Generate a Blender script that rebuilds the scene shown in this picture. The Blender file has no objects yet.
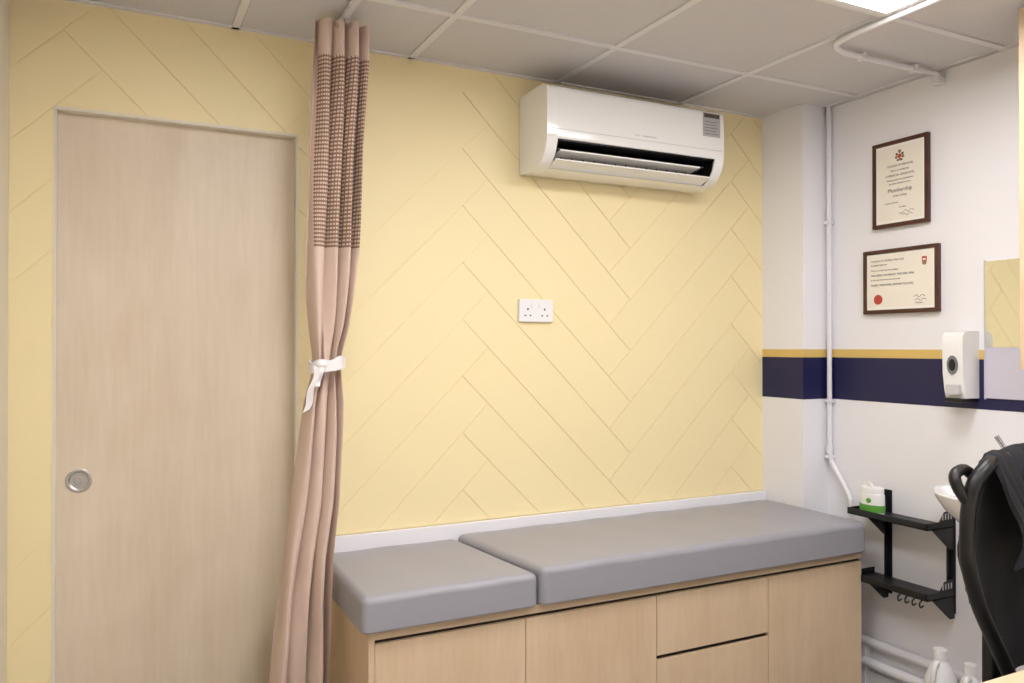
import bpy, bmesh, math, random
from mathutils import Vector, Matrix
random.seed(4)
sc = bpy.context.scene
sc.view_settings.view_transform = 'Standard'
try: sc.view_settings.look = 'None'
except Exception: pass

# ------------------------------------------------------------ materials
def lin(c):
    return tuple(((v/255)/12.92 if v/255 <= .04045 else ((v/255+.055)/1.055)**2.4) for v in c)
def mat(name, rgb, rough=.5, metal=0, noise=0, nscale=20, bump=0, bscale=200, coat=0, emit=None, spec=None, stretch=(1,1,1)):
    m = bpy.data.materials.new(name); m.use_nodes = True
    nt = m.node_tree; b = nt.nodes['Principled BSDF']
    c = lin(rgb)
    b.inputs['Base Color'].default_value = (*c, 1)
    b.inputs['Roughness'].default_value = rough
    b.inputs['Metallic'].default_value = metal
    if coat:
        b.inputs['Coat Weight'].default_value = coat
        b.inputs['Coat Roughness'].default_value = .1
    if spec is not None: b.inputs['Specular IOR Level'].default_value = spec
    if emit:
        b.inputs['Emission Color'].default_value = (*lin(rgb), 1)
        b.inputs['Emission Strength'].default_value = emit
    tc = nt.nodes.new('ShaderNodeTexCoord'); mp = nt.nodes.new('ShaderNodeMapping')
    mp.inputs['Scale'].default_value = stretch
    nt.links.new(tc.outputs['Object'], mp.inputs['Vector'])
    if noise:
        n = nt.nodes.new('ShaderNodeTexNoise'); n.inputs['Scale'].default_value = nscale
        n.inputs['Detail'].default_value = 5
        r = nt.nodes.new('ShaderNodeValToRGB')
        r.color_ramp.elements[0].position = .3; r.color_ramp.elements[1].position = .7
        r.color_ramp.elements[0].color = (*[v*(1-noise) for v in c], 1)
        r.color_ramp.elements[1].color = (*[min(1, v*(1+noise*.6)) for v in c], 1)
        nt.links.new(mp.outputs[0], n.inputs['Vector'])
        nt.links.new(n.outputs['Fac'], r.inputs['Fac'])
        nt.links.new(r.outputs['Color'], b.inputs['Base Color'])
    if bump:
        n2 = nt.nodes.new('ShaderNodeTexNoise'); n2.inputs['Scale'].default_value = bscale
        bp = nt.nodes.new('ShaderNodeBump'); bp.inputs['Strength'].default_value = bump
        bp.inputs['Distance'].default_value = .002
        nt.links.new(mp.outputs[0], n2.inputs['Vector'])
        nt.links.new(n2.outputs['Fac'], bp.inputs['Height'])
        nt.links.new(bp.outputs['Normal'], b.inputs['Normal'])
    return m

def wood(name, rgb, dark, grain=(9, 9, .7)):
    m = bpy.data.materials.new(name); m.use_nodes = True
    nt = m.node_tree; b = nt.nodes['Principled BSDF']; b.inputs['Roughness'].default_value = .42
    tc = nt.nodes.new('ShaderNodeTexCoord')
    def layer(sc_, scale, det, dist=0):
        mp = nt.nodes.new('ShaderNodeMapping'); mp.inputs['Scale'].default_value = sc_
        n = nt.nodes.new('ShaderNodeTexNoise'); n.inputs['Scale'].default_value = scale
        n.inputs['Detail'].default_value = det; n.inputs['Distortion'].default_value = dist
        nt.links.new(tc.outputs['Object'], mp.inputs[0]); nt.links.new(mp.outputs[0], n.inputs['Vector'])
        return n
    n1 = layer(grain, 1.0, 6, .6)
    n2 = layer(tuple(g*9 for g in grain), 1.0, 3)
    n3 = layer((1, 1, .6), 3.5, 4, 1.0)
    mx = nt.nodes.new('ShaderNodeMath'); mx.operation = 'MULTIPLY_ADD'
    mx.inputs[1].default_value = .22; nt.links.new(n2.outputs['Fac'], mx.inputs[0])
    m2 = nt.nodes.new('ShaderNodeMath'); m2.operation = 'MULTIPLY'; m2.inputs[1].default_value = .38
    nt.links.new(n1.outputs['Fac'], m2.inputs[0]); nt.links.new(m2.outputs[0], mx.inputs[2])
    m3 = nt.nodes.new('ShaderNodeMath'); m3.operation = 'MULTIPLY_ADD'; m3.inputs[1].default_value = .4
    nt.links.new(n3.outputs['Fac'], m3.inputs[0]); nt.links.new(mx.outputs[0], m3.inputs[2])
    r = nt.nodes.new('ShaderNodeValToRGB')
    r.color_ramp.elements[0].position = .36; r.color_ramp.elements[1].position = .64
    r.color_ramp.elements[0].color = (*lin(dark), 1); r.color_ramp.elements[1].color = (*lin(rgb), 1)
    nt.links.new(m3.outputs[0], r.inputs[0]); nt.links.new(r.outputs[0], b.inputs['Base Color'])
    return m

M = {}
M['yellow'] = mat('yellow_paint', (246, 230, 181), .5, bump=.08, bscale=90)
M['white'] = mat('white_wall_paint', (239, 238, 242), .6, bump=.06, bscale=120)
M['leftw'] = mat('beige_wall_paint', (228, 220, 200), .6, bump=.05)
M['lining'] = mat('door_lining', (232, 226, 208), .5)
M['tile'] = mat('ceiling_tile', (212, 210, 212), .9, noise=.04, nscale=150, bump=.3, bscale=300)
M['tbar'] = mat('ceiling_bar', (226, 225, 227), .4)
M['gap'] = mat('ceiling_shadow_gap', (120, 118, 120), .8)
M['navy'] = mat('navy_paint', (24, 25, 72), .45)
M['gold'] = mat('gold_paint', (220, 188, 110), .5)
M['door'] = wood('maple_door', (227, 213, 191), (214, 196, 171), (7, 7, .6))
M['cab'] = wood('maple_cabinet', (221, 197, 165), (206, 179, 145), (8, 8, .9))
M['cabtop'] = wood('maple_edge', (216, 192, 158), (202, 175, 142), (.9, 8, 8))
M['dark'] = mat('dark_gap', (40, 32, 26), .8)
M['floor'] = mat('grey_vinyl', (160, 156, 152), .4, noise=.08, nscale=8)
M['steel'] = mat('brushed_steel', (190, 188, 185), .28, 1, bump=.05)
M['chrome'] = mat('chrome', (220, 220, 222), .1, 1)
M['plastic'] = mat('white_plastic', (240, 240, 240), .28, coat=.3)
M['acw'] = mat('ac_gloss_white', (243, 243, 241), .14, coat=.6)
M['black'] = mat('black_plastic', (18, 18, 19), .4)
M['blackm'] = mat('black_powder_coat', (24, 25, 28), .45, bump=.1)
M['grey'] = mat('grey_plastic', (120, 120, 124), .4)
M['lgrey'] = mat('light_grey_plastic', (200, 200, 202), .4)
M['vinyl'] = mat('grey_upholstery', (154, 153, 160), .36, bump=.25, bscale=350)
M['pipe'] = mat('white_pipe', (232, 231, 235), .35)
M['frame'] = wood('brown_frame', (92, 52, 36), (58, 30, 22), (20, 20, 20))
M['paper'] = mat('certificate_paper', (240, 234, 221), .35)
M['mount'] = mat('certificate_mount', (246, 243, 236), .4)
M['ink'] = mat('ink', (78, 68, 62), .6)
M['red'] = mat('red_seal', (190, 74, 58), .5)
M['muted'] = mat('muted_print', (150, 122, 88), .5)
M['green'] = mat('green_label', (96, 165, 66), .4)
M['blue'] = mat('blue_label', (60, 90, 140), .4)
M['ceramic'] = mat('ceramic', (242, 242, 244), .12, coat=.5)
M['jug'] = mat('milky_plastic', (238, 238, 240), .3)
M['tie'] = mat('white_fabric', (236, 232, 232), .8, bump=.2)
M['chairf'] = mat('black_mesh_fabric', (20, 20, 22), .85, bump=.5, bscale=500)
M['jacket'] = mat('dark_fabric', (24, 25, 31), .9, bump=.3, bscale=300)
M['emit'] = mat('light_diffuser', (254, 252, 254), .5, emit=17.8)
M['mirror'] = mat('mirror_glass', (232, 234, 230), .03, 1)
M['boardl'] = mat('board_lavender', (205, 202, 216), .3)
M['label'] = mat('grey_label', (176, 176, 176), .5)

def curtain_mat():
    m = bpy.data.materials.new('curtain_fabric'); m.use_nodes = True
    nt = m.node_tree; b = nt.nodes['Principled BSDF']; b.inputs['Roughness'].default_value = .85
    tc = nt.nodes.new('ShaderNodeTexCoord'); sp = nt.nodes.new('ShaderNodeSeparateXYZ')
    nt.links.new(tc.outputs['UV'], sp.inputs[0])
    def math_(op, a, bb=None, c=None):
        n = nt.nodes.new('ShaderNodeMath'); n.operation = op
        for i, v in enumerate([a, bb, c]):
            if v is None: continue
            if isinstance(v, (int, float)): n.inputs[i].default_value = v
            else: nt.links.new(v, n.inputs[i])
        return n.outputs[0]
    U, V = sp.outputs[0], sp.outputs[1]       # metres
    fu = math_('FRACT', math_('DIVIDE', U, .0125))
    fv = math_('FRACT', math_('DIVIDE', V, .0125))
    dash = math_('MULTIPLY', math_('GREATER_THAN', fu, .30), math_('GREATER_THAN', fv, .50))
    zone = math_('MULTIPLY', math_('MULTIPLY', math_('GREATER_THAN', V, 1.70), math_('LESS_THAN', V, 2.30)), math_('GREATER_THAN', U, .08))
    mixa = nt.nodes.new('ShaderNodeMix'); mixa.data_type = 'RGBA'
    mixa.inputs['A'].default_value = (*lin((134, 104, 88)), 1); mixa.inputs['B'].default_value = (*lin((214, 192, 172)), 1)
    nt.links.new(dash, mixa.inputs['Factor'])
    n = nt.nodes.new('ShaderNodeTexNoise'); n.inputs['Scale'].default_value = 5
    nt.links.new(tc.outputs['Object'], n.inputs['Vector'])
    r = nt.nodes.new('ShaderNodeValToRGB')
    r.color_ramp.elements[0].color = (*lin((205, 181, 166)), 1); r.color_ramp.elements[1].color = (*lin((213, 190, 175)), 1)
    nt.links.new(n.outputs['Fac'], r.inputs[0])
    mixb = nt.nodes.new('ShaderNodeMix'); mixb.data_type = 'RGBA'
    nt.links.new(zone, mixb.inputs['Factor']); nt.links.new(r.outputs[0], mixb.inputs['A'])
    nt.links.new(mixa.outputs['Result'], mixb.inputs['B'])
    nt.links.new(mixb.outputs['Result'], b.inputs['Base Color'])
    return m
M['curtain'] = curtain_mat()

# ------------------------------------------------------------ builder
class B:
    def __init__(s, name):
        s.name = name; s.bm = bmesh.new(); s.uv = s.bm.loops.layers.uv.new('UVMap'); s.mats = []
    def mi(s, m):
        if m not in s.mats: s.mats.append(m)
        return s.mats.index(m)
    def add(s, t, m, M4=None):
        i = s.mi(m)
        for f in t.faces: f.material_index = i
        if M4 is not None: bmesh.ops.transform(t, matrix=M4, verts=t.verts)
        me = bpy.data.meshes.new('tmp'); t.to_mesh(me); t.free(); s.bm.from_mesh(me); bpy.data.meshes.remove(me)
    def box(s, x0, x1, y0, y1, z0, z1, m, bev=0, seg=2, M4=None):
        t = bmesh.new(); t.loops.layers.uv.new('UVMap')
        bmesh.ops.create_cube(t, size=1)
        for v in t.verts:
            v.co = Vector(((x0+x1)/2+v.co.x*abs(x1-x0), (y0+y1)/2+v.co.y*abs(y1-y0), (z0+z1)/2+v.co.z*abs(z1-z0)))
        if bev: bmesh.ops.bevel(t, geom=t.edges[:], offset=bev, segments=seg, profile=.5, affect='EDGES', clamp_overlap=True)
        s.add(t, m, M4)
    def cyl(s, p0, p1, r, m, r2=None, seg=28):
        p0, p1 = Vector(p0), Vector(p1); d = p1-p0
        t = bmesh.new(); t.loops.layers.uv.new('UVMap')
        bmesh.ops.create_cone(t, cap_ends=True, segments=seg, radius1=r, radius2=r if r2 is None else r2, depth=d.length)
        q = Vector((0, 0, 1)).rotation_difference(d.normalized()).to_matrix().to_4x4()
        s.add(t, m, Matrix.Translation((p0+p1)/2) @ q)
    def sph(s, c, r, m, sc_=(1, 1, 1)):
        t = bmesh.new(); t.loops.layers.uv.new('UVMap')
        bmesh.ops.create_uvsphere(t, u_segments=24, v_segments=14, radius=r)
        s.add(t, m, Matrix.Translation(c) @ Matrix.Diagonal((*sc_, 1)))
    def poly(s, verts, faces, m, M4=None, normals=True):
        t = bmesh.new(); t.loops.layers.uv.new('UVMap')
        vs = [t.verts.new(v) for v in verts]
        for f in faces:
            try: t.faces.new([vs[i] for i in f])
            except ValueError: pass
        if normals: bmesh.ops.recalc_face_normals(t, faces=t.faces[:])
        s.add(t, m, M4)
    def prism(s, prof, x0, x1, m, axis='X'):
        n = len(prof)
        def P(a, b, t):
            return {'X': (t, a, b), 'Y': (a, t, b), 'Z': (a, b, t)}[axis]
        vs = [P(a, b, x0) for a, b in prof]+[P(a, b, x1) for a, b in prof]
        fs = [list(range(n))[::-1], list(range(n, 2*n))]+[[i, (i+1) % n, n+(i+1) % n, n+i] for i in range(n)]
        s.poly(vs, fs, m)
    def lathe(s, c, prof, m, seg=32, sx=1, sy=1):
        vs = []; fs = []; n = len(prof)
        for k in range(seg):
            a = 2*math.pi*k/seg
            for r, z in prof: vs.append((c[0]+r*sx*math.cos(a), c[1]+r*sy*math.sin(a), c[2]+z))
        for k in range(seg):
            for j in range(n-1):
                a, b_ = k*n+j, ((k+1) % seg)*n+j
                fs.append([a, b_, b_+1, a+1])
        s.poly(vs, fs, m)
    def tube(s, pts, r, m, seg=12, sub=8, smooth=True):
        P = [Vector(p) for p in pts]
        if smooth and len(P) > 2:
            Q = []
            E = [2*P[0]-P[1]]+P+[2*P[-1]-P[-2]]
            for i in range(1, len(E)-2):
                for k in range(sub):
                    t = k/sub; a, b_, c, d = E[i-1:i+3]
                    Q.append(.5*((2*b_)+(-a+c)*t+(2*a-5*b_+4*c-d)*t*t+(-a+3*b_-3*c+d)*t**3))
            Q.append(P[-1]); P = Q
        up = None; vs = []; fs = []
        for i, p in enumerate(P):
            d = (P[min(i+1, len(P)-1)]-P[max(i-1, 0)]).normalized()
            if up is None:
                up = Vector((0, 0, 1)) if abs(d.z) < .9 else Vector((1, 0, 0))
            up = (up-d*up.dot(d)).normalized(); sd = d.cross(up)
            for k in range(seg):
                a = 2*math.pi*k/seg
                vs.append(p+up*(r*math.cos(a))+sd*(r*math.sin(a)))
        for i in range(len(P)-1):
            for k in range(seg):
                fs.append([i*seg+k, i*seg+(k+1) % seg, (i+1)*seg+(k+1) % seg, (i+1)*seg+k])
        fs.append(list(range(seg))); fs.append([(len(P)-1)*seg+k for k in range(seg)])
        s.poly(vs, fs, m)
    def sheet(s, fn, nu, nv, th, m):
        G = [[Vector(fn(i/nu, j/nv)) for j in range(nv+1)] for i in range(nu+1)]
        N = [[None]*(nv+1) for _ in range(nu+1)]
        for i in range(nu+1):
            for j in range(nv+1):
                du = G[min(i+1, nu)][j]-G[max(i-1, 0)][j]; dv = G[i][min(j+1, nv)]-G[i][max(j-1, 0)]
                n = du.cross(dv); N[i][j] = n.normalized() if n.length > 1e-9 else Vector((0, 1, 0))
        vs = []; fs = []
        for sg in (1, -1):
            for i in range(nu+1):
                for j in range(nv+1): vs.append(G[i][j]+N[i][j]*th/2*sg)
        W = nv+1; O = (nu+1)*W
        for i in range(nu):
            for j in range(nv):
                a = i*W+j
                fs.append([a, a+W, a+W+1, a+1]); fs.append([O+a, O+a+1, O+a+W+1, O+a+W])
        for i in range(nu):
            for a in (i*W, i*W+nv): fs.append([a, a+W, O+a+W, O+a])
        for j in range(nv):
            for a in (j, nu*W+j): fs.append([a, a+1, O+a+1, O+a])
        s.poly(vs, fs, m)
    def text(s, body, size, m, M4, extrude=.0003, align='CENTER'):
        cu = bpy.data.curves.new('t', 'FONT'); cu.body = body; cu.size = size; cu.align_x = align; cu.align_y = 'CENTER'
        cu.extrude = extrude; cu.resolution_u = 2
        o = bpy.data.objects.new('t', cu); sc.collection.objects.link(o)
        dg = bpy.context.evaluated_depsgraph_get(); dg.update()
        me = bpy.data.meshes.new_from_object(o.evaluated_get(dg))
        bpy.data.objects.remove(o)
        t = bmesh.new(); t.from_mesh(me); bpy.data.meshes.remove(me)
        if not t.loops.layers.uv: t.loops.layers.uv.new('UVMap')
        s.add(t, m, M4)
    def done(s, angle=35, wn=True):
        co = [v.co for v in s.bm.verts]
        lo = Vector((min(c.x for c in co), min(c.y for c in co), min(c.z for c in co)))
        hi = Vector((max(c.x for c in co), max(c.y for c in co), max(c.z for c in co)))
        org = Vector(((lo.x+hi.x)/2, (lo.y+hi.y)/2, lo.z))
        bmesh.ops.translate(s.bm, vec=-org, verts=s.bm.verts)
        me = bpy.data.meshes.new(s.name)
        for f in s.bm.faces: f.smooth = True
        s.bm.to_mesh(me); s.bm.free()
        for m in s.mats: me.materials.append(m)
        me.set_sharp_from_angle(angle=math.radians(angle))
        o = bpy.data.objects.new(s.name, me); o.location = org; sc.collection.objects.link(o)
        if wn:
            md = o.modifiers.new('wn', 'WEIGHTED_NORMAL'); md.keep_sharp = True; md.weight = 80
        return o

CEIL = 2.438; XL = -.265; XR = 2.81; XP = 2.66; YP = -.243; YS = -3.6
DX0, DX1, DZ = -.146, .566, 2.105

# ------------------------------------------------------------ room shell
b = B('floor'); b.box(XL-.1, XR+.12, YS-.1, .12, -.08, 0, M['floor']); b.done()

b = B('wall_back')
b.box(XL-.1, DX0, 0, .12, 0, CEIL, M['yellow'])
b.box(DX0, DX1, 0, .12, DZ, CEIL, M['yellow'])
b.box(DX1, XR+.12, 0, .12, 0, CEIL, M['yellow'])
def clip(poly, x0, x1, z0, z1):
    def cut(P, f, inter):
        out = []
        for i in range(len(P)):
            a, c = P[i], P[(i+1) % len(P)]
            if f(a): out.append(a)
            if f(a) != f(c): out.append(inter(a, c))
        return out
    def ix(k): return lambda a, c: (k, a[1]+(c[1]-a[1])*(k-a[0])/(c[0]-a[0]))
    def iz(k): return lambda a, c: (a[0]+(c[0]-a[0])*(k-a[1])/(c[1]-a[1]), k)
    for f, g in ((lambda p: p[0] >= x0, ix(x0)), (lambda p: p[0] <= x1, ix(x1)), (lambda p: p[1] >= z0, iz(z0)), (lambda p: p[1] <= z1, iz(z1))):
        if len(poly) < 3: return []
        poly = cut(poly, f, g)
    return poly
L_, W_ = .92, .15; X0, Z0 = 1.93, .95; g = .0018; r2 = math.sqrt(2)
regions = [(XL, DX0-.006, 0, CEIL), (DX0-.006, DX1+.006, DZ+.006, CEIL), (DX1+.006, XP, .74, CEIL), (DX1+.006, .65, 0, .74)]
for i in range(-30, 30):
    for j in range(-4, 5):
        for k in (0, 1):
            ox, oy = i*W_+j*L_, i*W_-j*L_
            if k == 0: R = (ox, ox+L_, oy, oy+W_)
            else: R = (ox, ox+W_, oy+W_, oy+W_+L_)
            R = (R[0]+g, R[1]-g, R[2]+g, R[3]-g)
            P = [(R[0], R[2]), (R[1], R[2]), (R[1], R[3]), (R[0], R[3])]
            P = [((u-v)/r2+X0, (u+v)/r2+Z0) for u, v in P]
            for rg in regions:
                Q = clip(P, *rg)
                if len(Q) >= 3: b.prism([(x, z) for x, z in Q], -.0028, .0005, M['yellow'], axis='Y')
b.done(20, wn=False)

b = B('trim_1')  # slim lining around the door opening
b.box(DX0-.006, DX0-.0002, -.005, -.0003, 0, DZ+.006, M['lining']); b.box(DX0+.0002, DX0+.003, -.005, .029, 0, DZ-.0035, M['lining'])
b.box(DX1+.0002, DX1+.006, -.005, -.0003, 0, DZ+.006, M['lining']); b.box(DX1-.003, DX1-.0002, -.005, .029, 0, DZ-.0035, M['lining'])
b.box(DX0, DX1, -.005, -.0003, DZ+.0002, DZ+.006, M['lining']); b.box(DX0+.0002, DX1-.0002, -.005, .029, DZ-.003, DZ-.0002, M['lining'])
b.done()

b = B('wall_right'); b.box(XR, XR+.12, YS, 0, 0, CEIL, M['white'])
b.box(XR-.0012, XR+.001, YS, YP, 1.165, 1.345, M['navy']); b.box(XR-.0012, XR+.001, YS, YP, 1.3452, 1.38, M['gold']); b.done()
b = B('wall_column'); b.box(XP, XR-.0002, YP, -.0002, 0, CEIL, M['white'])
b.box(XP-.0012, XP+.001, YP+.0002, -.004, 1.165, 1.345, M['navy']); b.box(XP-.0012, XP+.001, YP+.0002, -.004, 1.3452, 1.38, M['gold'])
b.box(XP-.0012, XR-.0013, YP-.0012, YP, 1.165, 1.345, M['navy']); b.box(XP-.0012, XR-.0013, YP-.0012, YP, 1.3452, 1.38, M['gold']); b.done()
b = B('wall_left'); b.box(XL-.1, XL, YS, -.004, 0, CEIL, M['leftw']); b.done()
b = B('wall_front'); b.box(XL-.1, XR+.12, YS-.1, YS, 0, CEIL, M['white']); b.done()

b = B('ceiling'); b.box(XL-.1, XR+.12, YS-.1, .12, CEIL, CEIL+.06, M['tile'])
gx = [.365+.605*k for k in range(-1, 5)]; gy = [-.425-.605*k for k in range(0, 6)]
for x in gx:
    if XL < x < XR: b.box(x-.012, x+.012, YS, 0, CEIL-.006, CEIL+.001, M['tbar']); b.box(x+.012, x+.015, YS, 0, CEIL-.001, CEIL+.001, M['gap'])
for y in gy:
    if YS < y < 0: b.box(XL, XR, y-.012, y+.012, CEIL-.0063, CEIL+.001, M['tbar']); b.box(XL, XR, y+.012, y+.015, CEIL-.0012, CEIL+.001, M['gap'])
b.box(XL, XP, -.02, -.0001, CEIL-.006, CEIL+.001, M['tbar'])
b.box(XR-.02, XR-.0001, YS, YP, CEIL-.006, CEIL+.001, M['tbar'])
b.done(wn=False)

def light_panel(x0, y1):
    b = B('ceiling_light_panel'); x1 = x0+.58; y0 = y1-.58
    z = CEIL-.002
    b.box(x0, x1, y0, y0+.02, z-.012, z, M['plastic']); b.box(x0, x1, y1-.02, y1, z-.012, z, M['plastic'])
    b.box(x0, x0+.02, y0+.02, y1-.02, z-.012, z, M['plastic']); b.box(x1-.02, x1, y0+.02, y1-.02, z-.012, z, M['plastic'])
    b.box(x0+.02, x1-.02, y0+.02, y1-.02, z-.008, z-.002, M['emit']); b.done()
light_panel(1.5875, gy[1]-.0125)
light_panel(.3775, gy[1]-.0125)  # unseen panel, added to brighten the dark door side
light_panel(.3775, gy[3]-.0125)
light_panel(1.5875, gy[3]-.0125)

# ------------------------------------------------------------ sliding door
b = B('door_1')
b.box(DX0+.001, DX1-.001, .03, .07, .004, DZ-.001, M['door'])
hx, hz = -.083, .982
def disc(bb, x, y, z, prof, m, seg=40):
    vs = []; fs = []; n = len(prof)
    for k in range(seg):
        a = 2*math.pi*k/seg
        for r, d in prof: vs.append((x+r*math.cos(a), y-d, z+r*math.sin(a)))
    for k in range(seg):
        for j in range(n-1):
            a, c = k*n+j, ((k+1) % seg)*n+j; fs.append([a, c, c+1, a+1])
    fs.append([k*n+n-1 for k in range(seg)])
    bb.poly(vs, fs, m)
disc(b, hx, .03, hz, [(.036, 0), (.036, .003), (.032, .0045), (.027, .0035), (.024, .0012), (.012, .001)], M['steel'])
disc(b, hx, .03, hz, [(.013, 0), (.013, .004), (.010, .005)], M['steel'])
b.done()

# ------------------------------------------------------------ examination couch
BX0, BX1, BY, BZ = .656, 2.655, -.543, .585
b = B('examination_couch')
b.box(BX0+.018, BX1, BY+.022, -.012, .06, BZ-.002, M['cab'])
b.box(BX0+.03, BX1-.001, BY+.06, -.013, 0, .0598, M['dark'])
b.box(BX0, BX0+.0178, BY, -.012, .003, BZ-.0282, M['cab'])
b.box(BX0, BX1, BY, BY+.03, BZ-.028, BZ, M['cabtop'], bev=.001)
b.box(BX0, BX0+.0178, BY+.0302, -.012, BZ-.028, BZ, M['cab'])
b.box(BX0+.0182, BX1-.001, BY+.014, BY+.0218, .061, BZ-.0285, M['dark'])
xs = [.656+.018, 1.158, 1.659, 2.163, 2.655]
for k, (xa, xb) in enumerate(zip(xs[:-1], xs[1:])):
    if k == 2:
        b.box(xa+.0012, xb-.0012, BY, BY+.0135, .343, .545, M['cab'], bev=.0012)
        b.box(xa+.0012, xb-.0012, BY, BY+.0135, .065, .328, M['cab'], bev=.0012)
    else:
        b.box(xa+.0012, xb-.0012, BY, BY+.0135, .065, .545, M['cab'], bev=.0012)
b.box(.658, BX1, -.028, -.005, .60, .737, M['white'], bev=.001)
def cushion(x0b, x0f, x1b, x1f, y0, y1, z0, z1, puff):
    X0_, X1_ = min(x0b, x0f), max(x1b, x1f); ln = X1_-X0_
    nx = max(8, int(ln/.05)); ny = 12; rr = .022
    t = bmesh.new(); t.loops.layers.uv.new('UVMap')
    bmesh.ops.create_cube(t, size=1)
    for v in t.verts: v.co = Vector((X0_+(v.co.x+.5)*ln, (y0+y1)/2+v.co.y*(y1-y0), (z0+z1)/2+v.co.z*(z1-z0)))
    top = [e for e in t.edges if all(v.co.z > z1-.001 for v in e.verts)]
    vert = [e for e in t.edges if abs(e.verts[0].co.z-e.verts[1].co.z) > .01]
    bmesh.ops.bevel(t, geom=top+vert, offset=rr, segments=7, profile=.5, affect='EDGES', clamp_overlap=True)
    bot = [e for e in t.edges if all(v.co.z < z0+.001 for v in e.verts)]
    bmesh.ops.bevel(t, geom=bot, offset=.008, segments=3, profile=.5, affect='EDGES')
    for ax, lo, hi, n in (('x', X0_, X1_, nx), ('y', y0, y1, ny)):
        for k in range(1, n):
            c = lo+rr+.002+(hi-lo-2*rr-.004)*k/n
            no = (1, 0, 0) if ax == 'x' else (0, 1, 0)
            co = (c, 0, 0) if ax == 'x' else (0, c, 0)
            bmesh.ops.bisect_plane(t, geom=t.verts[:]+t.edges[:]+t.faces[:], plane_co=co, plane_no=no)
    for v in t.verts:
        fx = max(0, 1-abs((v.co.x-(X0_+X1_)/2)/(ln/2))**4); fy = max(0, 1-abs((v.co.y-(y0+y1)/2)/((y1-y0)/2))**2.5)
        if v.co.z > z1-.01: v.co.z += puff*fx*fy
        v.co.z += .0012*math.sin(v.co.x*23+v.co.y*9)*(v.co.z > z1-.03)
        u = (v.co.x-X0_)/ln; w = (v.co.y-y0)/(y1-y0)
        xa = x0f+(x0b-x0f)*w; xb = x1f+(x1b-x1f)*w
        v.co.x = xa+(xb-xa)*u
    b.add(t, M['vinyl'])
cushion(.636, .630, 1.130, 1.190, -.572, -.030, BZ+.001, .690, .008)
cushion(1.138, 1.200, 2.652, 2.652, -.572, -.030, BZ+.001, .704, .010)
b.done(40)

# ------------------------------------------------------------ air conditioner
b = B('air_conditioner')
ax0, ax1 = 1.413, 2.239
full = [(-.006, 2.055), (-.006, 2.352), (-.16, 2.355), (-.20, 2.352), (-.216, 2.343), (-.223, 2.325), (-.225, 2.25), (-.225, 2.17), (-.221, 2.14), (-.208, 2.105), (-.185, 2.075), (-.15, 2.056), (-.08, 2.046)]
cav = [(-.006, 2.055), (-.006, 2.352), (-.16, 2.355), (-.20, 2.352), (-.216, 2.343), (-.223, 2.325), (-.225, 2.25), (-.225, 2.163), (-.222, 2.153), (-.12, 2.15), (-.09, 2.12), (-.12, 2.062), (-.150, 2.056), (-.08, 2.046)]
b.prism(full, ax0, ax0+.045, M['acw']); b.prism(full, ax1-.045, ax1, M['acw'])
b.prism(cav, ax0+.0452, ax1-.0452, M['acw'])
b.prism([(-.219, 2.1515), (-.12, 2.1485), (-.092, 2.12), (-.121, 2.064), (-.13, 2.066), (-.105, 2.118), (-.125, 2.142), (-.219, 2.147)], ax0+.046, ax1-.046, M['black'])
for xx in (ax0+.046, ax1-.048):
    b.prism([(-.214, 2.147), (-.205, 2.11), (-.185, 2.08), (-.15, 2.06), (-.12, 2.066), (-.1, 2.118), (-.125, 2.145)], xx, xx+.002, M['black'])
def slat(y0, z0, y1, z1, xa, xb, th, m):
    d = Vector((y1-y0, z1-z0)).normalized(); n = Vector((-d.y, d.x))*th/2
    b.prism([(y0+n.x, z0+n.y), (y0-n.x, z0-n.y), (y1-n.x, z1-n.y), (y1+n.x, z1+n.y)], xa, xb, m)
slat(-.218, 2.112, -.150, 2.098, ax0+.06, ax1-.12, .006, M['acw'])
slat(-.198, 2.082, -.140, 2.062, ax0+.05, ax1-.05, .006, M['acw'])
slat(-.17, 2.128, -.12, 2.118, ax0+.06, ax1-.06, .003, M['grey'])
for k in range(14):
    x = ax0+.09+k*.049
    b.prism([(-.17, 2.085), (-.12, 2.075), (-.11, 2.118), (-.165, 2.125)], x, x+.002, M['black'])
b.box(ax0+.01, ax1-.01, -.2262, -.224, 2.186, 2.188, M['lgrey'])
b.prism([(-.006, 2.356), (-.006, 2.362), (-.15, 2.363), (-.15, 2.356)], ax0+.05, ax1-.05, M['lgrey'])
b.box(2.13, 2.218, -.2262, -.2245, 2.240, 2.335, M['label'])
b.box(2.135, 2.213, -.2268, -.2255, 2.316, 2.332, M['ink'])
for k in range(5): b.box(2.137, 2.207-.010*(k % 2), -.2266, -.2255, 2.250+k*.012, 2.2525+k*.012, M['grey'])
for k in range(3): b.box(1.80+k*.009, 1.805+k*.009, -.2258, -.2245, 2.201, 2.206, M['lgrey'])
b.box(1.835, 1.90, -.2258, -.2245, 2.201, 2.206, M['lgrey'])
b.done(40)

# ------------------------------------------------------------ wall socket
b = B('wall_socket')
sx0, sx1, sz0, sz1 = 1.406, 1.554, 1.487, 1.575
b.box(sx0, sx1, -.018, -.0029, sz0, sz1, M['plastic'], bev=.003, seg=3)
for cx in (sx0+.037, sx1-.037):
    sg = .021 if cx < 1.48 else -.021
    b.box(cx-.003, cx+.003, -.0186, -.0176, sz0+.045, sz0+.053, M['black'])
    for d in (-.011, .011): b.box(cx+d-.0035, cx+d+.0035, -.0186, -.0176, sz0+.022, sz0+.027, M['black'])
    b.box(cx-.006+sg, cx+.006+sg, -.0205, -.017, sz0+.054, sz0+.074, M['plastic'], bev=.0015)
b.done()

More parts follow.
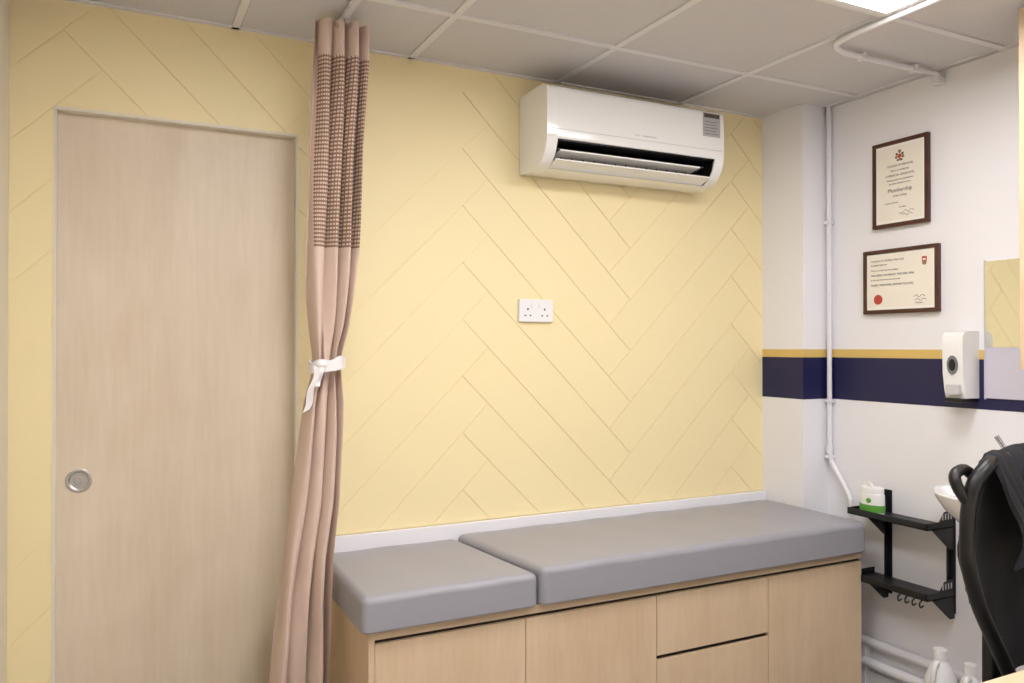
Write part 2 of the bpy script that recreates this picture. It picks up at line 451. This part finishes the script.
# ------------------------------------------------------------ curtain
KEY = [(0.03, .42, .608), (.34, .432, .612), (.60, .456, .612), (.74, .474, .618), (.91, .497, .640), (1.22, .535, .652), (1.30, .556, .648), (1.333, .562, .645), (1.37, .560, .650), (1.45, .552, .672), (1.55, .545, .685), (1.69, .541, .70), (2.0, .548, .715), (2.28, .556, .734), (2.40, .560, .736)]
def lerpkey(z):
    for a, c in zip(KEY[:-1], KEY[1:]):
        if z <= c[0]:
            t = max(0, (z-a[0])/(c[0]-a[0]))
            return a[1]+(c[1]-a[1])*t, a[2]+(c[2]-a[2])*t
    return KEY[-1][1:]
b = B('hospital_curtain')
t = bmesh.new(); uvl = t.loops.layers.uv.new('UVMap')
NU, NV = 220, 120; rows = []
for j in range(NV+1):
    z = .03+(2.408-.03)*j/NV; row = []
    xa, xb = lerpkey(z); cx, hw = (xa+xb)/2, (xb-xa)/2
    pinch = math.exp(-((z-1.333)/.13)**2)
    dep = .038*(1-pinch*.35)
    for i in range(NU+1):
        u = i/NU
        ph = 2*math.pi*3.6*u + .9*math.sin(z*1.6+u*5)+.6
        y = -.27+dep*math.sin(ph)*(.7+.3*math.sin(7*u+z*.8+1))+.005*math.sin(27*u+z*5)*(1+pinch)
        x = cx+hw*(2*u-1)*.96+.010*math.cos(ph+.6)*(1-pinch)*(1-abs(2*u-1)**4)+.002*math.sin(z*11+u*20)
        row.append((t.verts.new((x, y, z)), u*.62, z))
    rows.append(row)
for j in range(NV):
    for i in range(NU):
        q = [rows[j][i], rows[j][i+1], rows[j+1][i+1], rows[j+1][i]]
        f = t.faces.new([k[0] for k in q])
        for lp, k in zip(f.loops, q): lp[uvl].uv = (k[1], k[2])
b.add(t, M['curtain'])
def band(u, v):
    a = 2*math.pi*u
    return (.603+.052*math.cos(a), -.27+.050*math.sin(a), 1.316+.038*v+.008*math.cos(a)+.004*math.sin(a*5)*v)
b.sheet(band, 48, 6, .006, M['tie'])
def tail(u, v):
    return (.562-.022*v-.012*v*v+.005*math.sin(v*9)+.020*(u-.5), -.318-.008*math.sin(v*5)-.008*(u-.5), 1.335-.14*v+.012*(u-.5))
b.sheet(tail, 4, 16, .004, M['tie'])
def tail2(u, v):
    return (.575-.012*v+.014*(u-.5), -.322-.006*math.sin(v*6), 1.33-.06*v)
b.sheet(tail2, 4, 12, .004, M['tie'])
b.sph((.575, -.32, 1.337), .014, M['tie'], (1.2, .7, .9))
for k, (x, y) in enumerate([(.63, -.29), (.65, -.25), (.67, -.30), (.69, -.26)]):
    b.tube([(x, y, 2.385), (x+.006, y, 2.40), (.655, y, 2.418)], .002, M['steel'], seg=6)
b.done(80, wn=False)
b = B('curtain_rail')
b.box(.645, .665, -2.4, -.22, 2.416, CEIL-.0065, M['tbar'], bev=.002)
b.cyl((.655, -.215, 2.425), (.655, -.205, 2.425), .012, M['steel'])
b.done()

# ------------------------------------------------------------ framed certificates
def MR(y, z, x=XR-.0215):
    return Matrix(((0, 0, -1, x), (-1, 0, 0, y), (0, 1, 0, z), (0, 0, 0, 1)))
def certificate(y0, y1, z0, z1, lines, kind):
    b = B('framed_certificate'); fw = .016; X = XR-.0015
    b.box(X-.020, X, y0, y1, z1-fw, z1, M['frame'], bev=.003); b.box(X-.020, X, y0, y1, z0, z0+fw, M['frame'], bev=.003)
    b.box(X-.0198, X, y0+.0003, y0+fw, z0+.002, z1-.002, M['frame'], bev=.003); b.box(X-.0198, X, y1-fw, y1-.0003, z0+.002, z1-.002, M['frame'], bev=.003)
    b.box(X-.014, X-.001, y0+.01, y1-.01, z0+.01, z1-.01, M['mount'])
    i = .026; b.box(X-.0145, X-.0135, y0+i, y1-i, z0+i, z1-i, M['paper'])
    xt = X-.0148
    for (txt, yy, zz, s_, al) in lines: b.text(txt, s_, M['ink'], MR(yy, zz, xt), align=al)
    if kind == 0:
        yc = (y0+y1)/2; cz = z1-.066
        for dy, dz, r, m in ((0, 0, .009, 'red'), (0, .018, .007, 'muted'), (-.015, -.004, .006, 'muted'), (.015, -.004, .006, 'muted'), (-.013, .008, .005, 'ink'), (.013, .008, .005, 'ink'), (0, -.014, .006, 'muted'), (-.009, -.016, .004, 'ink'), (.009, -.016, .004, 'ink')):
            b.cyl((xt-.0005-r*.02, yc+dy, cz+dz), (xt+.001, yc+dy, cz+dz), r, M[m], seg=14)
    else:
        b.cyl((xt-.001, y1-.070, z0+.058), (xt+.001, y1-.070, z0+.058), .020, M['red'], seg=30)
        b.box(xt-.0006, xt+.001, y0+.050, y0+.070, z1-.064, z1-.044, M['red']); b.cyl((xt-.0008, y0+.06, z1-.068), (xt+.001, y0+.06, z1-.068), .009, M['muted'], seg=14)
        b.box(xt-.001, xt+.001, y0+.054, y0+.066, z1-.058, z1-.052, M['paper'])
    for k, (yy, zz) in enumerate([(y0+.075, z0+.062), (y0+.07, z0+.048)] if kind else [(y0+.08, z0+.055), (y0+.085, z0+.042)]):
        b.tube([(xt, yy+.03, zz), (xt, yy+.018, zz+.006), (xt, yy+.008, zz-.003), (xt, yy-.004, zz+.006), (xt, yy-.018, zz+.001)], .0008, M['ink'], seg=5)
    b.done()
yc = -.613
certificate(-.738, -.488, 1.869, 2.214, [
    ('COLLEGE OF MEDICINE', yc, 2.112, .011, 'CENTER'), ('This is to certify that', yc, 2.093, .010, 'CENTER'),
    ('A MEDICAL GRADUATE', yc, 2.074, .012, 'CENTER'), ('having passed the examination', yc, 2.056, .0095, 'CENTER'),
    ('has been admitted to the', yc, 2.041, .0095, 'CENTER'), ('Membership', yc, 2.014, .022, 'CENTER'),
    ('of the College', yc, 1.992, .011, 'CENTER'), ('in witness whereof', -.543, 1.965, .008, 'LEFT'), ('President', -.61, 1.945, .008, 'LEFT'), ('Dean', -.61, 1.920, .008, 'LEFT')], 0)
certificate(-.779, -.442, 1.524, 1.783, [
    ('COLLEGE OF GENERAL PRACTICE', -.478, 1.738, .0100, 'LEFT'), ('Graduate Diploma', -.478, 1.722, .010, 'LEFT'),
    ('This is to certify that the candidate', -.478, 1.700, .009, 'LEFT'), ('HAS BEEN AWARDED THE DIPLOMA', -.478, 1.680, .012, 'LEFT'),
    ('in the year two thousand and sixteen', -.478, 1.662, .009, 'LEFT'), ('FAMILY MEDICINE (DERMATOLOGY)', -.478, 1.640, .0118, 'LEFT'),
    ('Chairman', -.68, 1.562, .008, 'LEFT')], 1)

# ------------------------------------------------------------ mirror with splash panel below it
b = B('wall_mirror')
b.box(XR-.009, XR-.0015, -1.245, -.952, 1.207, 1.388, M['boardl'], bev=.001)
b.box(XR-.009, XR-.0015, -1.245, -.952, 1.3885, 1.696, M['mirror'])
b.box(XR-.011, XR-.0015, -.9518, -.948, 1.203, 1.70, M['lgrey'], bev=.001); b.box(XR-.011, XR-.0015, -1.251, -1.2452, 1.203, 1.70, M['lgrey'], bev=.001)
b.done()

# ------------------------------------------------------------ soap dispenser
b = B('soap_dispenser')
y0, y1 = -.925, -.847; xf = 2.714; zt, zb = 1.447, 1.205
prof = [(XR-.0015, zb), (XR-.0015, zt), (xf+.03, zt), (xf+.012, zt-.006), (xf+.002, zt-.02), (xf, zt-.05), (xf+.003, zb+.09), (xf+.012, zb+.03), (xf+.02, zb)]
b.prism(prof, y0, y1, M['plastic'], 'Y')
b.box(xf+.002, XR-.0015, y0+.002, y1-.002, zb-.014, zb-.0005, M['black'], bev=.003)
b.box(xf-.003, xf+.03, y0+.012, y1-.012, zb+.012, zb+.05, M['lgrey'], bev=.004)
yo = (y0+y1)/2; vs = []
for k in range(28):
    a = 2*math.pi*k/28
    vs.append((.021*math.cos(a), .034*math.sin(a)))
b.prism([(yo+v[0], 1.325+v[1]) for v in vs], xf-.001, xf+.01, M['grey'], 'X')
b.prism([(yo+v[0]*.62, 1.325+v[1]*.62) for v in vs], xf-.002, xf+.01, M['black'], 'X')
b.box(xf+.0005, xf+.01, yo-.02, yo+.02, 1.385, 1.392, M['blue'])
b.done()

# ------------------------------------------------------------ pipes
b = B('wall_pipe'); px = XR-.02
b.tube([(px, -.268, CEIL-.007), (px, -.268, 1.7), (px, -.268, 1.0), (px, -.270, .93), (px, -.285, .885), (px, -.345, .80), (px, -.372, .755), (px, -.378, .70), (px, -.378, .3), (px, -.378, .22)], .0105, M['pipe'], sub=8)
for z in (1.93, 1.155, .915):
    b.box(px-.014, XR-.0015, -.284, -.252, z-.007, z+.007, M['pipe'], bev=.003)
b.cyl((px, -.268, .93), (px, -.268, .96), .014, M['pipe'])
b.done()
b = B('floor_pipes')
for x, z, r in ((XR-.028, .185, .018), (XR-.030, .10, .020)):
    b.cyl((x, -.30, z), (x, -2.2, z), r, M['pipe'])
for y in (-.45, -1.05, -1.7): b.box(XR-.035, XR-.0005, y-.01, y+.01, 0, .20, M['pipe'], bev=.003)
b.done()
b = B('baseboard_right'); b.box(XR-.012, XR-.0003, YS+.001, YP-.002, .0003, .06, M['pipe'], bev=.002); b.done()
b = B('ceiling_conduit'); z = CEIL-.02
b.tube([(XR-.014, -.78, 2.33+.06), (XR-.03, -.78, z), (XR-.08, -.78, z), (2.6, -.78, z), (2.34, -.78, z), (2.26, -.79, z), (2.20, -.83, z), (2.18, -.92, z), (2.18, -1.0, z), (2.18, -1.5, z), (2.18, -2.5, z)], .010, M['pipe'])
b.box(XR-.035, XR-.0015, -.797, -.763, 2.38, 2.41, M['pipe'], bev=.003)
for x in (2.65, 2.38): b.box(x-.008, x+.008, -.797, -.763, z-.012, CEIL-.0062, M['pipe'], bev=.002)
b.done()

# ------------------------------------------------------------ black wall shelf
b = B('metal_wall_shelf')
SX0, SX1 = 2.65, XR-.0015; SY0, SY1 = -.83, -.48
for zz in (.725, .468):
    b.box(SX0, SX1-.004, SY0, SY1, zz-.003, zz, M['blackm'])
    b.box(SX0, SX0+.003, SY0, SY1, zz-.0032, zz+.022, M['blackm'])
    b.box(SX0, SX1-.004, SY0, SY0+.003, zz-.0032, zz+.022, M['blackm'])
    b.box(SX0, SX1-.004, SY1-.003, SY1, zz-.0032, zz+.022, M['blackm'])
for yy in (-.545, -.815):
    b.box(SX1-.004, SX1, yy-.018, yy+.018, .40, .815, M['blackm'], bev=.001)
    b.box(SX1-.022, SX1-.0002, yy-.002, yy+.002, .401, .814, M['blackm'])
for yc_, zz in ((-.828, .725), (-.828, .468), (-.545, .725), (-.545, .468)):
    b.prism([(SX0+.03, zz-.004), (SX1-.004, zz-.004), (SX1-.004, zz-.085), (SX1-.03, zz-.085)], yc_-.002, yc_+.002, M['blackm'], 'Y')
    if yc_ < -.7:
        b.prism([(SX0+.07, zz+.02), (SX1-.004, zz+.02), (SX1-.004, zz+.065), (SX0+.10, zz+.055)], yc_-.002, yc_+.002, M['blackm'], 'Y')
        for k in range(4): b.box(SX0+.085+k*.016, SX0+.091+k*.016, yc_-.0026, yc_-.0019, zz+.028, zz+.05, M['lgrey'])
for k in range(4):
    y = -.80+k*.03
    b.tube([(SX0+.02, y, .466), (SX0+.0, y, .452), (SX0+.004, y, .436), (SX0+.02, y, .44)], .003, M['blackm'], seg=6)
b.done()

b = B('wipes_tub')
c = (2.715, -.545, .7255)
b.lathe(c, [(0, 0), (.036, 0), (.040, .006), (.041, .02), (.040, .078), (.038, .084), (.036, .086), (.038, .088), (.038, .104), (.034, .109), (0, .110)], M['plastic'], sx=.85, sy=1.3)
b.lathe(c, [(.0395, .012), (.0416, .013), (.0418, .040), (.0395, .041)], M['green'], sx=.85, sy=1.3)
b.cyl((c[0]-.036, c[1]-.01, c[2]+.058), (c[0]-.030, c[1]-.01, c[2]+.058), .010, M['green'], seg=16)
b.tube([(c[0]-.02, c[1]-.02, c[2]+.107), (c[0]-.02, c[1]-.01, c[2]+.122), (c[0]-.01, c[1]+.02, c[2]+.122), (c[0]-.01, c[1]+.025, c[2]+.107)], .005, M['plastic'], seg=8)
b.done()

# ------------------------------------------------------------ basin
b = B('wash_basin')
c = (2.62, -1.13, .90)
b.lathe(c, [(.0, -.125), (.06, -.12), (.12, -.11), (.175, -.06), (.202, -.02), (.208, -.004), (.205, .004), (.190, .003), (.180, -.01), (.155, -.06), (.10, -.095), (.03, -.105), (.0, -.105)], M['ceramic'], seg=48, sx=.86, sy=1.06)
b.box(2.64, XR-.0015, -1.34, -.93, .82, .902, M['ceramic'], bev=.02, seg=4)
b.cyl((c[0], c[1], .70), (c[0], c[1], .78), .025, M['chrome']); b.tube([(c[0], c[1], .72), (c[0], c[1], .62), (c[0]+.06, c[1], .58), (c[0]+.12, c[1], .62), (XR-.003, c[1], .64)], .018, M['chrome'])
tx, ty = 2.745, -1.075
b.cyl((tx, ty, .90), (tx, ty, .985), .020, M['chrome'])
b.tube([(tx, ty, .96), (tx-.05, ty, 1.0), (tx-.10, ty, 1.0), (tx-.13, ty, .97)], .012, M['chrome'])
b.cyl((tx, ty, .985), (tx, ty, 1.02), .019, M['chrome'], r2=.016)
b.tube([(tx, ty, 1.015), (tx-.015, ty+.012, 1.045), (tx-.03, ty+.03, 1.085)], .009, M['chrome'])
b.done()

# ------------------------------------------------------------ jugs
def jug(x, y, h, r):
    b = B('plastic_jug')
    b.lathe((x, y, .0005), [(0, 0), (r*.95, 0), (r, .01), (r, h*.58), (r*.93, h*.68), (r*.6, h*.82), (r*.36, h*.88), (r*.34, h*.91), (0, h*.91)], M['jug'])
    b.cyl((x, y, h*.9), (x, y, h), r*.42, M['plastic'])
    b.tube([(x-r*.35, y-.005, h*.86), (x-r*.80, y-.01, h*.85), (x-r*1.0, y-.01, h*.72), (x-r*.95, y-.005, h*.52)], .009, M['jug'])
    b.done()
jug(2.645, -.885, .315, .055); jug(2.632, -1.005, .305, .046)

# ------------------------------------------------------------ office chair
b = B('office_chair'); cx, cyb = 2.115, -1.45
def hwf(z):
    pts = [(.56, .10), (.64, .135), (.74, .185), (.86, .225), (1.0, .236), (1.06, .225), (1.10, .18)]
    for a, c in zip(pts[:-1], pts[1:]):
        if z <= c[0]: return a[1]+(c[1]-a[1])*max(0, (z-a[0])/(c[0]-a[0]))
    return pts[-1][1]
def back(u, v):
    z = .56+.54*v; w = hwf(z); x = (2*u-1)
    return (cx+w*x, cyb-.05*x*x+.03*math.sin(v*3.0)-.02, z)
b.sheet(back, 24, 24, .028, M['chairf'])
edge = [back(0, k/14) for k in range(15)]+[back(k/8, 1) for k in range(1, 8)]+[back(1, 1-k/14) for k in range(15)]
b.tube(edge, .018, M['black'], sub=3)
b.tube([(cx-.23, -1.50, 1.00), (cx-.26, -1.49, 1.045), (cx-.257, -1.48, 1.075), (cx-.215, -1.475, 1.085), (cx-.165, -1.47, 1.06), (cx-.115, -1.46, 1.03)], .014, M['black'])
b.box(cx-.04, cx+.04, cyb+.01, cyb+.05, .46, .80, M['black'], bev=.012)
b.box(cx-.24, cx+.24, -1.93, -1.46, .44, .51, M['chairf'], bev=.03, seg=4)
b.box(cx-.12, cx+.12, -1.80, -1.56, .40, .44, M['black'], bev=.01)
b.tube([(cx, cyb+.03, .50), (cx, cyb+.01, .43), (cx, -1.6, .41)], .022, M['black'])
for sgn in (-1, 1):
    xx = cx+sgn*.225
    b.tube([(cx+sgn*.18, -1.68, .43), (xx, -1.68, .45), (xx, -1.70, .53), (xx, -1.68, .58)], .015, M['black'])
    b.box(xx-.03, xx+.03, -1.80, -1.60, .58, .605, M['black'], bev=.011)
b.cyl((cx, -1.68, .12), (cx, -1.68, .41), .026, M['black']); b.cyl((cx, -1.68, .07), (cx, -1.68, .14), .04, M['black'])
for k in range(5):
    a = 2*math.pi*k/5+.3; ex, ey = cx+.29*math.cos(a), -1.68+.29*math.sin(a)
    b.tube([(cx, -1.68, .10), ((cx+ex)/2, (-1.68+ey)/2, .095), (ex, ey, .075)], .018, M['black'])
    for d in (-.014, .014):
        tx_, ty_ = -math.sin(a)*d, math.cos(a)*d
        b.cyl((ex+tx_-math.sin(a)*.008, ey+ty_+math.cos(a)*.008, .0285), (ex+tx_+math.sin(a)*.008, ey+ty_-math.cos(a)*.008, .0285), .028, M['black'])
def jk(u, v):
    x = cx-.165+.33*u
    s_ = v*2-1
    yy = cyb-.01+.055*math.tanh(s_*3.0)
    zt = 1.125-.02*abs(2*u-1)**2+.006*math.sin(u*13)
    drop = max(0, abs(s_)-.12)
    z = zt-(.27 if s_ < 0 else .40)*drop-.03*min(1, abs(s_)*6)*.5
    w = .012*math.sin(u*22+s_*4)*abs(s_)+.006*math.sin(u*41+s_*11)
    return (x+.012*math.sin(s_*7+u*3), yy+w-(.03 if s_ < 0 else -.01)*abs(s_)-(.045*(2*u-1)**2), z+.01*math.sin(u*17)*abs(s_))
b.sheet(jk, 50, 40, .012, M['jacket'])
b.done(50)

# ------------------------------------------------------------ desk
b = B('desk')
b.box(1.15, 2.74, -2.40, -1.77, .715, .74, M['cab'], bev=.001)
b.box(1.17, 1.188, -2.38, -1.79, 0, .7145, M['cab']); b.box(2.71, 2.728, -2.38, -1.79, 0, .7145, M['cab'])
b.box(1.1885, 2.7095, -2.36, -2.345, .35, .7145, M['cab'])
b.done()
b = B('wall_cabinet')
b.box(2.508, XR-.0015, -2.10, -1.26, 1.32, CEIL-.0065, M['cab'])
b.box(2.490, 2.5075, -1.678, -1.26, 1.322, CEIL-.01, M['cab'], bev=.001); b.box(2.490, 2.5075, -2.10, -1.682, 1.322, CEIL-.01, M['cab'], bev=.001)
b.done()

# ------------------------------------------------------------ world + camera
w = bpy.data.worlds.new('World'); sc.world = w; w.use_nodes = True
w.node_tree.nodes['Background'].inputs[0].default_value = (.5, .5, .55, 1); w.node_tree.nodes['Background'].inputs[1].default_value = .3
cam = bpy.data.cameras.new('Camera'); co = bpy.data.objects.new('Camera', cam); sc.collection.objects.link(co)
cam.lens = 28.125; cam.sensor_width = 36; cam.clip_start = .02
co.location = (0, -2.75, 1.39); co.rotation_euler = (math.radians(90.39), 0, math.radians(-26.7))
sc.camera = co
